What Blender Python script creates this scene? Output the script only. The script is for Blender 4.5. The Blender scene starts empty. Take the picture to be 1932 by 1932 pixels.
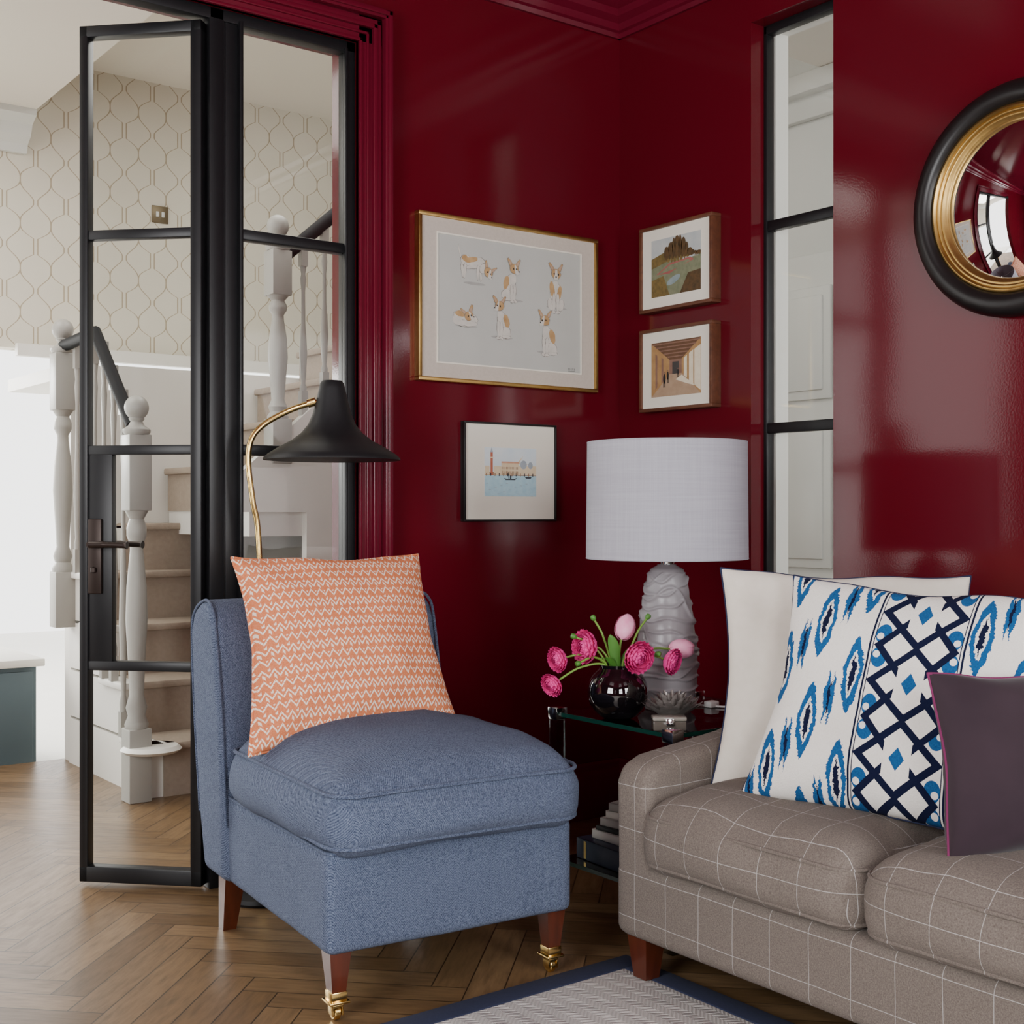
import bpy, bmesh, math, random
from mathutils import Vector, Matrix, noise
random.seed(7)
C=bpy.context.scene.collection
# ------------------------------------------------------------ node helpers
class X:
    def __init__(s,nt,so): s.nt=nt; s.so=so
    def _m(s,op,*a):
        n=s.nt.nodes.new('ShaderNodeMath'); n.operation=op
        for i,q in enumerate(a):
            if isinstance(q,X): s.nt.links.new(q.so,n.inputs[i])
            else: n.inputs[i].default_value=q
        return X(s.nt,n.outputs[0])
    def __add__(s,o): return s._m('ADD',s,o)
    def __radd__(s,o): return s._m('ADD',o,s)
    def __sub__(s,o): return s._m('SUBTRACT',s,o)
    def __rsub__(s,o): return s._m('SUBTRACT',o,s)
    def __mul__(s,o): return s._m('MULTIPLY',s,o)
    def __rmul__(s,o): return s._m('MULTIPLY',o,s)
    def __truediv__(s,o): return s._m('DIVIDE',s,o)
    def floor(s): return s._m('FLOOR',s)
    def frac(s): return s._m('FRACT',s)
    def abs(s): return s._m('ABSOLUTE',s)
    def sin(s): return s._m('SINE',s)
    def lt(s,o): return s._m('LESS_THAN',s,o)
    def gt(s,o): return s._m('GREATER_THAN',s,o)
    def mod(s,o): return s._m('FLOORED_MODULO',s,o)
    def min(s,o): return s._m('MINIMUM',s,o)
    def max(s,o): return s._m('MAXIMUM',s,o)
    def tri(s): return ((s.frac()-0.5).abs())*2
def mixc(nt,f,a,b):
    n=nt.nodes.new('ShaderNodeMix'); n.data_type='RGBA'
    if isinstance(f,X): nt.links.new(f.so,n.inputs[0])
    else: n.inputs[0].default_value=f
    for i,q in ((6,a),(7,b)):
        if isinstance(q,(tuple,list)): n.inputs[i].default_value=(q[0],q[1],q[2],1)
        else: nt.links.new(q,n.inputs[i])
    return n.outputs[2]
def coords(nt,kind='Object'):
    t=nt.nodes.new('ShaderNodeTexCoord'); s=nt.nodes.new('ShaderNodeSeparateXYZ')
    nt.links.new(t.outputs[kind],s.inputs[0])
    return X(nt,s.outputs[0]),X(nt,s.outputs[1]),X(nt,s.outputs[2]),t.outputs[kind]
def comb(nt,a,b,c):
    n=nt.nodes.new('ShaderNodeCombineXYZ')
    for i,q in enumerate((a,b,c)):
        if isinstance(q,X): nt.links.new(q.so,n.inputs[i])
        else: n.inputs[i].default_value=q
    return n.outputs[0]
def nz(nt,vec,scale,detail=3,rough=.5):
    n=nt.nodes.new('ShaderNodeTexNoise'); n.inputs['Scale'].default_value=scale
    n.inputs['Detail'].default_value=detail; n.inputs['Roughness'].default_value=rough
    if vec is not None: nt.links.new(vec,n.inputs['Vector'])
    return X(nt,n.outputs[0])
def sr(r,g,b):
    f=lambda c:(c/255/12.92) if c/255<=.04045 else ((c/255+.055)/1.055)**2.4
    return (f(r),f(g),f(b))
def mat(name,base=(.5,.5,.5),rough=.5,metal=0,spec=.5,coat=0,coat_r=.05,trans=0,ior=1.45,sheen=0,emit=None):
    m=bpy.data.materials.new(name); m.use_nodes=True; nt=m.node_tree; b=nt.nodes['Principled BSDF']
    b.inputs['Base Color'].default_value=(*base,1); b.inputs['Roughness'].default_value=rough
    b.inputs['Metallic'].default_value=metal; b.inputs['Specular IOR Level'].default_value=spec
    b.inputs['Coat Weight'].default_value=coat; b.inputs['Coat Roughness'].default_value=coat_r
    b.inputs['Transmission Weight'].default_value=trans; b.inputs['IOR'].default_value=ior
    b.inputs['Sheen Weight'].default_value=sheen
    if emit: b.inputs['Emission Color'].default_value=(*emit[0],1); b.inputs['Emission Strength'].default_value=emit[1]
    return m
def P(m): return m.node_tree,m.node_tree.nodes['Principled BSDF']
def setc(m,col): nt,b=P(m); nt.links.new(col,b.inputs['Base Color'])
def bump(m,h,strength=.3,dist=.002):
    nt,b=P(m); n=nt.nodes.new('ShaderNodeBump'); n.inputs['Strength'].default_value=strength; n.inputs['Distance'].default_value=dist
    nt.links.new(h.so,n.inputs['Height']); nt.links.new(n.outputs[0],b.inputs['Normal'])
def noisy(name,c1,c2,scale=20,rough=.6,bs=0,bd=.002,**k):
    m=mat(name,c1,rough,**k); nt,b=P(m); x,y,z,v=coords(nt); f=nz(nt,v,scale,4)
    setc(m,mixc(nt,f,c1,c2))
    if bs: bump(m,nz(nt,v,scale*2,3),bs,bd)
    return m
# ------------------------------------------------------------ materials
m_red=mat('red_lacquer',(.09,.003,.009),.11,spec=.36)
nt,b=P(m_red); x,y,z,v=coords(nt); setc(m_red,mixc(nt,nz(nt,v,1.2,2),(.084,.0030,.0080),(.106,.0038,.0105)))
bump(m_red,nz(nt,v,2.2,1)+nz(nt,v,160,2)*.03,.16,.02)
m_trim=mat('red_gloss_trim',(.118,.0050,.0170),.2,spec=.5)
m_steel=noisy('black_steel',(.006,.006,.007),(.010,.010,.011),30,.38,spec=.4)
m_white=noisy('white_paint',sr(218,216,208),sr(228,225,218),3,.5)
m_cream=noisy('grey_paint',sr(204,206,200),sr(212,213,207),3,.4)
m_ceil=mat('ceiling_white',sr(222,216,204),.7)
m_newel=mat('newel_paint',sr(160,158,151),.4)
m_rail=mat('handrail_paint',sr(30,32,34),.7,spec=.2)
def thin_glass(name,tint=(.95,.97,.96)):
    m=bpy.data.materials.new(name); m.use_nodes=True; nt=m.node_tree; nt.nodes.clear()
    o=nt.nodes.new('ShaderNodeOutputMaterial'); t=nt.nodes.new('ShaderNodeBsdfTransparent'); t.inputs[0].default_value=(*tint,1)
    gl=nt.nodes.new('ShaderNodeBsdfGlossy'); gl.inputs['Roughness'].default_value=.01
    lw=nt.nodes.new('ShaderNodeLayerWeight'); f=X(nt,lw.outputs['Facing']); f2=f*f; fr=f2*f2*f*.9+.042
    mx=nt.nodes.new('ShaderNodeMixShader')
    nt.links.new(fr.so,mx.inputs[0]); nt.links.new(t.outputs[0],mx.inputs[1]); nt.links.new(gl.outputs[0],mx.inputs[2]); nt.links.new(mx.outputs[0],o.inputs[0]); return m
m_glass=thin_glass('window_glass',(.97,.98,.975))
m_lucite=thin_glass('clear_acrylic',(.72,.76,.78))
m_tglass=thin_glass('table_glass',(.30,.36,.35))
# herringbone floor
m_floor=mat('herringbone_oak',(.2,.1,.05),.3,spec=.5)
nt,b=P(m_floor); x,y,z,v=coords(nt); w=.085; n=6
u=(x+y)*(.70711/w); q=(y-x)*(.70711/w); i=u.floor(); j=q.floor(); k=(i-j).mod(2*n)
h=k.lt(n-.5); nh=1-h; kk=(2*n-1)-k
al=h*(u-i+k)+nh*(q-j+kk); ac=h*(q-j)+nh*(u-i)
idx=h*(i-k)+nh*i; idy=h*j+nh*(j-kk)
wn=nt.nodes.new('ShaderNodeTexWhiteNoise'); nt.links.new(comb(nt,idx,idy,h),wn.inputs[0]); r=X(nt,wn.outputs[0])
gv=comb(nt,al*.35+r*31,ac*2.2+r*17,r*9); g=nz(nt,gv,2.5,6,.65)
edge=(al.min(n-al)).min(ac.min(1-ac)); gap=edge.lt(.020)
c=mixc(nt,r,sr(106,82,54),sr(138,111,79)); c=mixc(nt,g*g*1.4,c,sr(66,48,30)); c=mixc(nt,gap*.85,c,sr(34,25,17)); setc(m_floor,c)
nt.links.new((g*.22+.24).so,b.inputs['Roughness']); bump(m_floor,(1-gap)*1+g*.15,.25,.002)
# wallpaper trellis
m_paper=mat('trellis_wallpaper',sr(214,208,190),.6)
nt,b=P(m_paper); x,y,z,v=coords(nt); U=x/.30; V=z/.44
def cosx(e): return (e+1.5708).sin()
e=((U+.5).frac()-.5).abs()
cc_=cosx(V*6.2832)*.27+cosx(V*18.85)*.09
g1=(cc_+.25).max(.035).min(.465); g2=((0-cc_)*.62+.25).max(.035).min(.465)
l1=(e-g1).abs().lt(.0105); l2=(e-g2).abs().lt(.0105)
line=l1.max(l2); c=mixc(nt,nz(nt,v,3,2),sr(208,203,187),sr(219,214,199)); setc(m_paper,mixc(nt,line*.8,c,sr(150,134,106)))
# tweed
def tweed(name,ca,cb):
    m=mat(name,ca,.95,spec=.15,sheen=.03); nt,b=P(m); x,y,z,v=coords(nt)
    u=(x+y)/.024; vv=(z+y)/.006; zz=(vv+u.tri()*3).tri()
    f=nz(nt,v,300,4,.8); g=nz(nt,v,9,2)
    c=mixc(nt,(zz*.5+(f-.5)*2.4+.22).max(0).min(1),ca,cb); c=mixc(nt,g*.2,c,ca); setc(m,c); bump(m,zz+f*1.5,.6,.002); return m
m_blue=tweed('blue_herringbone_wool',sr(36,46,70),sr(122,133,156))
# windowpane check
m_check=mat('taupe_windowpane_wool',sr(118,106,98),.95,spec=.15,sheen=.03)
nt,b=P(m_check); x,y,z,v=coords(nt); ge=nt.nodes.new('ShaderNodeNewGeometry'); vt=nt.nodes.new('ShaderNodeVectorTransform')
vt.vector_type='NORMAL'; vt.convert_from='WORLD'; vt.convert_to='OBJECT'; nt.links.new(ge.outputs['True Normal'],vt.inputs[0])
sp=nt.nodes.new('ShaderNodeSeparateXYZ'); nt.links.new(vt.outputs[0],sp.inputs[0])
wob=(nz(nt,v,7,1)-.5)*.006
L=None
for cc,o,no in ((x,.03,0),(y,.02,1),(z,.045,2)):
    l=((cc+o+wob)/.102).frac().lt(.014)*(X(nt,sp.outputs[no]).abs().lt(.72)); L=l if L is None else L.max(l)
f=nz(nt,v,330,4,.75); c=mixc(nt,(f-.5)*1.6+.5,sr(72,64,59),sr(134,124,116)); c=mixc(nt,L*.5,c,sr(200,198,196)); setc(m_check,c); bump(m_check,f,.5,.002)
# cushions
m_orange=mat('orange_zigzag_linen',sr(214,130,92),.95,spec=.1)
nt,b=P(m_orange); x,y,z,v=coords(nt); per=.027; t=(x/.023).tri(); vv=z/per+t*.62; fr=vv.frac()
w1=fr.lt(.22); dd=((x/.0115)+.25).frac(); dash=fr.gt(.44)*fr.lt(.76)*(dd.gt(.14)*dd.lt(.62))*((x/.0115)*.5+.125+(z/per).floor()*.5).frac().gt(.5)
stitch=((x/.023+.0)*4+fr*1.5).frac().gt(.12)
f=nz(nt,v,260,4,.8); wh=(w1*stitch).max(dash*.9); c=mixc(nt,(f-.5)*1.5+.5,sr(186,82,40),sr(220,146,106)); c=mixc(nt,wh*.9,c,sr(236,226,210)); setc(m_orange,c); bump(m_orange,f,.3,.001)
m_linen=noisy('cream_linen',sr(208,200,186),sr(222,214,203),40,.95,.3,.001,spec=.2)
m_purple=noisy('plum_velvet',sr(36,26,33),sr(58,45,52),7,.8,spec=.12,sheen=.18)
m_navy=mat('navy_piping',sr(28,34,62),.9); m_pink=mat('pink_piping',sr(110,34,78),.9)
m_ikat=mat('ikat_embroidered_linen',sr(230,226,218),.95,spec=.2)
nt,b=P(m_ikat); x,y,z,v=coords(nt); nn=(nz(nt,v,45,2)-.5)*.012; n2=(nz(nt,v,200,2)-.5)*.009
xx=x+nn+n2; zz=z+n2
def loz(cx_,off,cwid=.086,hh=.225):
    c0=(xx/cwid+cx_); col=c0.floor(); lx=(c0.frac()-.5)*cwid; lz=((zz/hh+off+col*.5).frac()-.5)*hh
    return lx.abs(),lz.abs()
lx,lz=loz(0.0,0.18); q1=lx/.0225; q2=lz/.086; val=(q1*q1+q2*q2)*.5+(q1+q2)*.5; ring=val.gt(.50)*val.lt(1.0)
core=(lx.lt(.0060)*lz.lt(.026)).max((lx/.0065+lz/.046).lt(1))
lx2,lz2=loz(.5,.43); tail=((lx2-.006).abs()/.0075+lz2/.060).lt(1); tail2=(lx2/.004+lz2/.045).lt(1)
outb=x.abs().gt(.102)
blue=ring.max(tail); dark=core.max(tail2)
per=.155; Z=(z+.02)/per
tr=Z.tri(); A=(x.abs()-(tr*1.15-.06)*.078).abs().lt(.0115); tr2=(Z+.5).tri(); B=(x.abs()-(tr2*1.0+.12)*.074).abs().lt(.0100)*x.abs().gt(.030)
bz=(((z+.02)/per+.5).frac()-.5)*per; ctr=(Z.frac()-.5)*per
bx=(x.abs()-.078); bq=(ctr.abs()-.026)
rr_=bx*bx+bq*bq*.6; hook=rr_.lt(.00030)*(((bx-.006)*(bx-.006)+(bq+.006)*(bq+.006)).gt(.00006))
cb=(x.abs()/.017+bz.abs()/.024).lt(1)
edgeb=(x.abs()-.102).abs().lt(.0022); edge2=(x.abs()-.095).abs().lt(.001)
inb=1-outb
dk=(outb*dark).max(inb*(A.max(B))).max(edgeb).max(edge2); bl=(outb*blue).max(inb*hook.max(cb))
f=nz(nt,v,300,2); c=mixc(nt,f,sr(218,213,205),sr(234,230,224)); c=mixc(nt,bl,c,mixc(nt,f,sr(8,48,98),sr(36,100,154))); c=mixc(nt,dk,c,sr(12,18,46)); setc(m_ikat,c); bump(m_ikat,bl+dk+f*.5,.7,.003)
# others
m_wood=mat('mahogany',sr(96,44,26),.3,coat=.3)
nt,b=P(m_wood); x,y,z,v=coords(nt); g=nz(nt,comb(nt,x*60,y*60,z*6),1,4); setc(m_wood,mixc(nt,g,sr(92,40,22),sr(50,22,12)))
m_walnut=mat('walnut',sr(104,66,46),.4); nt,b=P(m_walnut); x,y,z,v=coords(nt); g=nz(nt,comb(nt,x*20,y*60,z*60),1,4); setc(m_walnut,mixc(nt,g,sr(112,68,46),sr(64,36,26)))
m_brass=mat('brass',(.72,.50,.18),.22,1); m_gilt=noisy('antique_gilt',(.42,.26,.08),(.62,.42,.15),40,.35,metal=1)
m_blk=mat('matt_black',(.010,.010,.011),.5,spec=.35); m_blkg=noisy('ebonised_wood',(.007,.006,.006),(.012,.010,.010),20,.35)
m_inner=mat('shade_inner_white',(.8,.8,.78),.6)
m_silver=mat('polished_nickel',(.72,.72,.72),.12,1); m_mirror=mat('mirror_silver',(.9,.9,.9),.0,1)
m_iron=mat('bronze_hardware',sr(48,38,34),.4,.6)
m_vase=mat('black_gloss_glass',(.004,.003,.004),.03,spec=.8,coat=1)
m_shade=mat('silver_silk',sr(186,184,192),.8); nt,b=P(m_shade); x,y,z,v=coords(nt)
g=nz(nt,comb(nt,x*6,y*6,z*240),1,3)*.5+nz(nt,comb(nt,x*240,y*240,z*5),1,3)*.5; setc(m_shade,mixc(nt,(g-.5)*1.3+.5,sr(146,145,155),sr(176,175,184)))
m_frost=mat('smoked_frosted_glass',sr(184,180,184),.36,trans=.48,coat=.25,coat_r=.2,ior=1.3)
m_carpet=noisy('stair_carpet',sr(142,128,114),sr(166,152,136),60,.95,.4,.003)
m_rug=mat('rug_flatweave',sr(200,198,192),.95); nt,b=P(m_rug); x,y,z,v=coords(nt)
zz=((y/.012)+(x/.05).tri()*2).tri(); f=nz(nt,v,200,2); setc(m_rug,mixc(nt,zz*.6+f*.4,sr(204,202,195),sr(244,241,234))); bump(m_rug,zz,.5,.003)
m_rugn=noisy('rug_navy_binding',sr(30,36,60),sr(44,50,76),200,.95)
m_paperw=mat('mount_board',sr(228,222,208),.6); m_linenmat=noisy('linen_mount',sr(182,170,158),sr(198,187,176),120,.8)
m_grey=noisy('grey_drawing_paper',sr(176,176,170),sr(188,187,181),10,.6)
def flat(n,*c): return noisy(n,sr(*[q*.86 for q in c]),sr(*[min(255,q*1.1+4) for q in c]),55,.7)
# ------------------------------------------------------------ mesh builder
class MB:
    def __init__(s): s.v=[]; s.f=[]; s.m=[]
    def add(s,vs,fs,m=0,T=None):
        o=len(s.v)
        for p in vs:
            p=Vector(p); s.v.append(T@p if T else p)
        for f in fs: s.f.append([o+i for i in f]); s.m.append(m)
        return s
    def bm(s,bm,m=0,T=None):
        bm.verts.index_update(); s.add([v.co.copy() for v in bm.verts],[[v.index for v in f.verts] for f in bm.faces],m,T); bm.free(); return s
    def box(s,lo,hi,m=0,bev=0,seg=2,T=None):
        bm=bmesh.new(); bmesh.ops.create_cube(bm,size=1)
        for v in bm.verts:
            v.co=Vector([(lo[i]+hi[i])/2+v.co[i]*(hi[i]-lo[i]) for i in range(3)])
        if bev: bmesh.ops.bevel(bm,geom=bm.edges[:],offset=bev,segments=seg,affect='EDGES',profile=.5)
        return s.bm(bm,m,T)
    def lathe(s,prof,m=0,segs=32,c=(0,0,0),T=None,cap=True,rot=0):
        vs=[];fs=[];n=len(prof)
        for (r,z) in prof:
            for i in range(segs):
                a=2*math.pi*i/segs+rot; vs.append((c[0]+r*math.cos(a),c[1]+r*math.sin(a),c[2]+z))
        for k in range(n-1):
            for i in range(segs):
                j=(i+1)%segs; fs.append((k*segs+i,k*segs+j,(k+1)*segs+j,(k+1)*segs+i))
        if cap:
            if prof[0][0]>1e-5: fs.append(tuple(range(segs))[::-1])
            if prof[-1][0]>1e-5: fs.append(tuple((n-1)*segs+i for i in range(segs)))
        return s.add(vs,fs,m,T)
    def tube(s,path,r,m=0,segs=10,T=None,closed=False):
        path=[Vector(p) for p in path]; n=len(path); vs=[];fs=[]; up=None
        for i,p in enumerate(path):
            if closed: t=(path[(i+1)%n]-path[i-1]).normalized()
            else: t=(path[min(i+1,n-1)]-path[max(i-1,0)]).normalized()
            if up is None: up=t.orthogonal().normalized()
            up=(up-t*up.dot(t)); up=up.normalized() if up.length>1e-6 else t.orthogonal().normalized()
            sd=t.cross(up); rr=r[i] if isinstance(r,(list,tuple)) else r
            for k in range(segs):
                a=2*math.pi*k/segs; vs.append(p+up*math.cos(a)*rr+sd*math.sin(a)*rr)
        for i in range(n if closed else n-1):
            i2=(i+1)%n
            for k in range(segs):
                k2=(k+1)%segs; fs.append((i*segs+k,i*segs+k2,i2*segs+k2,i2*segs+k))
        if not closed: fs.append(tuple(range(segs))[::-1]); fs.append(tuple((n-1)*segs+k for k in range(segs)))
        return s.add(vs,fs,m,T)
    def prism(s,pts,axis,a,b,m=0,bev=0,seg=3):
        bm=bmesh.new(); V=[]
        for t in (a,b):
            row=[]
            for p in pts:
                c=list(p); c.insert(axis,t); row.append(bm.verts.new(c))
            V.append(row)
        n=len(pts); bm.faces.new(V[0]); bm.faces.new(V[1][::-1])
        for i in range(n): bm.faces.new((V[0][i],V[1][i],V[1][(i+1)%n],V[0][(i+1)%n]))
        bmesh.ops.recalc_face_normals(bm,faces=bm.faces[:])
        if bev:
            es=[e for e in bm.edges if e.calc_face_angle(0)>.5]
            bmesh.ops.bevel(bm,geom=es,offset=bev,segments=seg,affect='EDGES',profile=.5)
        return s.bm(bm,m)
    def build(s,name,mats,parent=None,loc=(0,0,0),rot=(0,0,0),smooth=True,ang=40,recalc=True):
        me=bpy.data.meshes.new(name); me.from_pydata([tuple(v) for v in s.v],[],s.f)
        if not isinstance(mats,(list,tuple)): mats=[mats]
        for q in mats: me.materials.append(q)
        me.polygons.foreach_set('material_index',s.m)
        if recalc:
            bm=bmesh.new(); bm.from_mesh(me); bmesh.ops.recalc_face_normals(bm,faces=bm.faces[:]); bm.to_mesh(me); bm.free()
        if smooth:
            me.polygons.foreach_set('use_smooth',[True]*len(me.polygons)); me.set_sharp_from_angle(angle=math.radians(ang))
        me.update(); o=bpy.data.objects.new(name,me); C.objects.link(o); o.location=loc; o.rotation_euler=rot
        if parent: o.parent=parent
        return o
def empty(name,label,cat,loc=(0,0,0),rot=(0,0,0),group=None):
    o=bpy.data.objects.new(name,None); o.empty_display_size=.1; C.objects.link(o); o.location=loc; o.rotation_euler=rot
    o['label']=label; o['category']=cat
    if group: o['group']=group
    return o
def tag(o,label,cat,group=None):
    o['label']=label; o['category']=cat
    if group: o['group']=group
    return o
def struct(o,label=None):
    o['kind']='structure'
    if label: o['label']=label
    return o
def S(name,boxes,m,label=None,bev=0):
    mb=MB()
    for lo,hi in boxes: mb.box(lo,hi,0,bev)
    return struct(mb.build(name,m,smooth=bool(bev)),label)
def cushion(hx,hy,hz,r,crown_t=0,crown_b=0,side=0,c=(0,0,0),cuts=22,seed=0,wr=0,sag=0):
    bm=bmesh.new(); bmesh.ops.create_cube(bm,size=2); bmesh.ops.subdivide_edges(bm,edges=bm.edges[:],cuts=cuts,use_grid_fill=True)
    for v in bm.verts:
        p=[math.sin(math.pi/2*t) for t in v.co]; h=(hx,hy,hz); full=[p[i]*h[i] for i in range(3)]
        q=[max(-(h[i]-r),min(h[i]-r,full[i])) for i in range(3)]
        d=Vector([full[i]-q[i] for i in range(3)]); 
        if d.length>1e-9: d=d.normalized()*r*min(1,max(abs(full[i]-q[i]) for i in range(3))/r)
        co=Vector(q)+d; bx=1-(co.x/hx)**2; by=1-(co.y/hy)**2; bx=max(bx,0);by=max(by,0)
        zf=co.z/hz
        co.z+= (crown_t if zf>0 else -crown_b)*abs(zf)*(bx**.5)*(by**.5)
        e=1-zf*zf; co.x+=side*e*by*(p[0]); co.y+=side*e*bx*(p[1])
        if sag: co.z-=sag*(abs(co.x/hx)**3+abs(co.y/hy)**3)*.5
        if wr: 
            nn=noise.noise(Vector((co.x*5+seed,co.y*5,co.z*5)))+.4*noise.noise(Vector((co.x*14+seed,co.y*14,co.z*14))); co+=Vector((nn,-nn*.6,nn))*wr
        v.co=co+Vector(c)
    return bm
def ringpath(hx,hy,r,z,c=(0,0),bow=0,sag=0,n=10):
    pts=[]
    for (sx,sy,a0) in ((1,1,0),(-1,1,90),(-1,-1,180),(1,-1,270)):
        for k in range(n+1):
            a=math.radians(a0+90*k/n); pts.append(Vector((sx*(hx-r)+r*math.cos(a),sy*(hy-r)+r*math.sin(a),z)))
    out=[]
    for i,p in enumerate(pts):
        out.append(p); q=pts[(i+1)%len(pts)]
        if (q-p).length>.1:
            for k in range(1,10): out.append(p.lerp(q,k/10))
    for p in out:
        fx=abs(p.x/hx);fy=abs(p.y/hy); bxx=max(0,1-fx**2);byy=max(0,1-fy**2)
        if fx>fy: p.x+=math.copysign(bow*byy,p.x)
        else: p.y+=math.copysign(bow*bxx,p.y)
        p.z-=sag*(fx**3+fy**3)*.5
        p.x+=c[0];p.y+=c[1]
    return out
def pillow(name,W,H,T,m,label,loc,rot,pipe=None,pinch=.06,seed=0,wr=.006,cat='cushion',group=None,n=34,piper=.004,droop=0):
    mb=MB(); idx={}
    def pos(u,v,s):
        x=u*W/2*(1-pinch*(1-v*v)); z=H/2+v*H/2*(1-pinch*(1-u*u))
        t=T/2*((max(0,1-u*u))*(max(0,1-v*v)))**.42*(1-.20*v)
        nn=noise.noise(Vector((u*2.3+seed,v*2.3,s*3)))+.5*noise.noise(Vector((u*6+seed,v*6,s*3)))
        cr=math.sin(9*(abs(u)-abs(v))+seed)*abs(u*v)*.16
        t*=1+.16*nn+cr; y=s*t
        x+=droop*(abs(u)**3)*math.copysign(1,u)*max(0,-v)*.5; z+=noise.noise(Vector((u*1.5+seed,5,0)))*.014*max(0,v)
        return Vector((x+wr*nn*(1-abs(u)),y+ (wr*nn if abs(u)<.99 and abs(v)<.99 else 0)+.016*noise.noise(Vector((u*1.3,v*1.3,seed))),z))
    V=[];F=[]
    def sp(t): return math.sin(math.pi/2*t)
    for s in (-1,1):
        for i in range(n+1):
            for j in range(n+1):
                bnd=i in(0,n) or j in(0,n)
                if s==1 and bnd: idx[(s,i,j)]=idx[(-1,i,j)]; continue
                idx[(s,i,j)]=len(V); V.append(pos(sp(-1+2*i/n),sp(-1+2*j/n),s))
        for i in range(n):
            for j in range(n):
                f=[idx[(s,i,j)],idx[(s,i+1,j)],idx[(s,i+1,j+1)],idx[(s,i,j+1)]]; F.append(f if s==-1 else f[::-1])
    mb.add(V,F); o=mb.build(name,m,loc=loc,rot=rot,ang=180); tag(o,label,cat,group)
    if pipe:
        loop=[(i,0) for i in range(n)]+[(n,j) for j in range(n)]+[(n-i,n) for i in range(n)]+[(0,n-j) for j in range(n)]
        MB().tube([V[idx[(-1,a,b_)]] for a,b_ in loop],piper,closed=True,segs=8).build('piping',pipe,parent=o)
    return o
def erot(lean,roll,head):
    return (Matrix.Rotation(math.radians(head),4,'Z')@Matrix.Rotation(math.radians(lean),4,'X')@Matrix.Rotation(math.radians(roll),4,'Y')).to_euler()
def bez(pts,n=12):
    P_=[Vector(p) for p in pts]; out=[]; P_=[P_[0]*2-P_[1]]+P_+[P_[-1]*2-P_[-2]]
    for i in range(1,len(P_)-2):
        for k in range(n):
            t=k/n; a,b_,c_,d=P_[i-1:i+3]
            out.append(.5*((2*b_)+(c_-a)*t+(2*a-5*b_+4*c_-d)*t*t+(3*b_-a-3*c_+d)*t**3))
    out.append(P_[-2]); return out
# ------------------------------------------------------------ room shell
S('floor',[((-4.6,-5,-.05),(1.5,2.25,0))],m_floor,'oak herringbone parquet floor')
S('wall_left',[((-1.111,0,0),(.15,.15,3.4)),((-2.75,0,2.575),(-1.111,.15,3.4)),((-4.75,0,0),(-2.75,.15,3.4))],m_red,'glossy oxblood lacquered wall')
S('wall_right',[((0,-.641,0),(.15,0,3.4)),((0,-.975,0),(.15,-.641,.70)),((0,-.975,2.70),(.15,-.641,3.4)),((0,-5.1,0),(.15,-.975,3.4))],m_red,'glossy oxblood lacquered wall')
S('ceiling',[((-4.6,-5,2.97),(0,0,3.05))],m_trim,'deep red gloss ceiling')
S('wall_back',[((-4.75,-5.1,0),(0,-5,.7)),((-4.75,-5.1,2.5),(0,-5,2.97)),((-4.75,-5.1,.7),(-3.9,-5,2.5)),((-2.7,-5.1,.7),(-1.9,-5,2.5)),((-.7,-5.1,.7),(0,-5,2.5))],m_red)
S('wall_side',[((-4.75,-5,0),(-4.6,0,.7)),((-4.75,-5,2.5),(-4.6,0,2.97)),((-4.75,-5,.7),(-4.6,-3.2,2.5)),((-4.75,-1.6,.7),(-4.6,0,2.5))],m_red)
def sash(name,a,b_,axis,at):
    mb=MB(); lo,hi=a,b_
    def bar(u0,u1,z0,z1):
        if axis=='x': mb.box((u0,at-.03,z0),(u1,at+.03,z1),0,.004)
        else: mb.box((at-.03,u0,z0),(at+.03,u1,z1),0,.004)
    bar(lo,lo+.06,.7,2.5);bar(hi-.06,hi,.7,2.5);bar(lo,hi,.7,.78);bar(lo,hi,2.42,2.5);bar(lo,hi,1.56,1.62)
    mid=(lo+hi)/2; bar(mid-.015,mid+.015,.7,2.5)
    return struct(mb.build(name,m_white))
sash('window_3',-3.9,-2.7,'x',-5.05); sash('window_4',-1.9,-.7,'x',-5.05); sash('window_5',-3.2,-1.6,'y',-4.68)
cp=[(0,2.83),(.012,2.83),(.018,2.845),(.03,2.85),(.04,2.87),(.065,2.885),(.075,2.905),(.10,2.915),(.125,2.935),(.13,2.95),(.13,2.97),(0,2.97)]
struct(MB().prism([(-d,z) for d,z in cp],0,-4.6,0).prism([(-d,z) for d,z in cp],1,-5,0).build('trim_1',m_trim,ang=25),'stepped red gloss cornice')
mb=MB(); x0=-1.111; z0=2.575
for d0,d1,t in ((0,.112,.018),(0,.010,.026),(.026,.034,.026),(.048,.062,.032),(.062,.078,.026),(.084,.112,.044),(.092,.106,.052)):
    mb.box((x0+d0,-t,0),(x0+d1,0,z0+d1),0,.002); mb.box((-2.75,-t,z0+d0),(x0+d1,0,z0+d1),0,.002)
struct(mb.build('trim_2',m_trim),'moulded red gloss architrave around the steel doors')
bp=[(0,0),(.022,0),(.022,.15),(.018,.165),(.012,.17),(.012,.19),(.006,.20),(0,.20)]
struct(MB().prism([(-d,z) for d,z in bp],0,-.999,0).build('baseboard_left',m_trim,ang=25))
struct(MB().prism([(-d,z) for d,z in bp],1,-5,0).build('baseboard_right',m_trim,ang=25))
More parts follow.
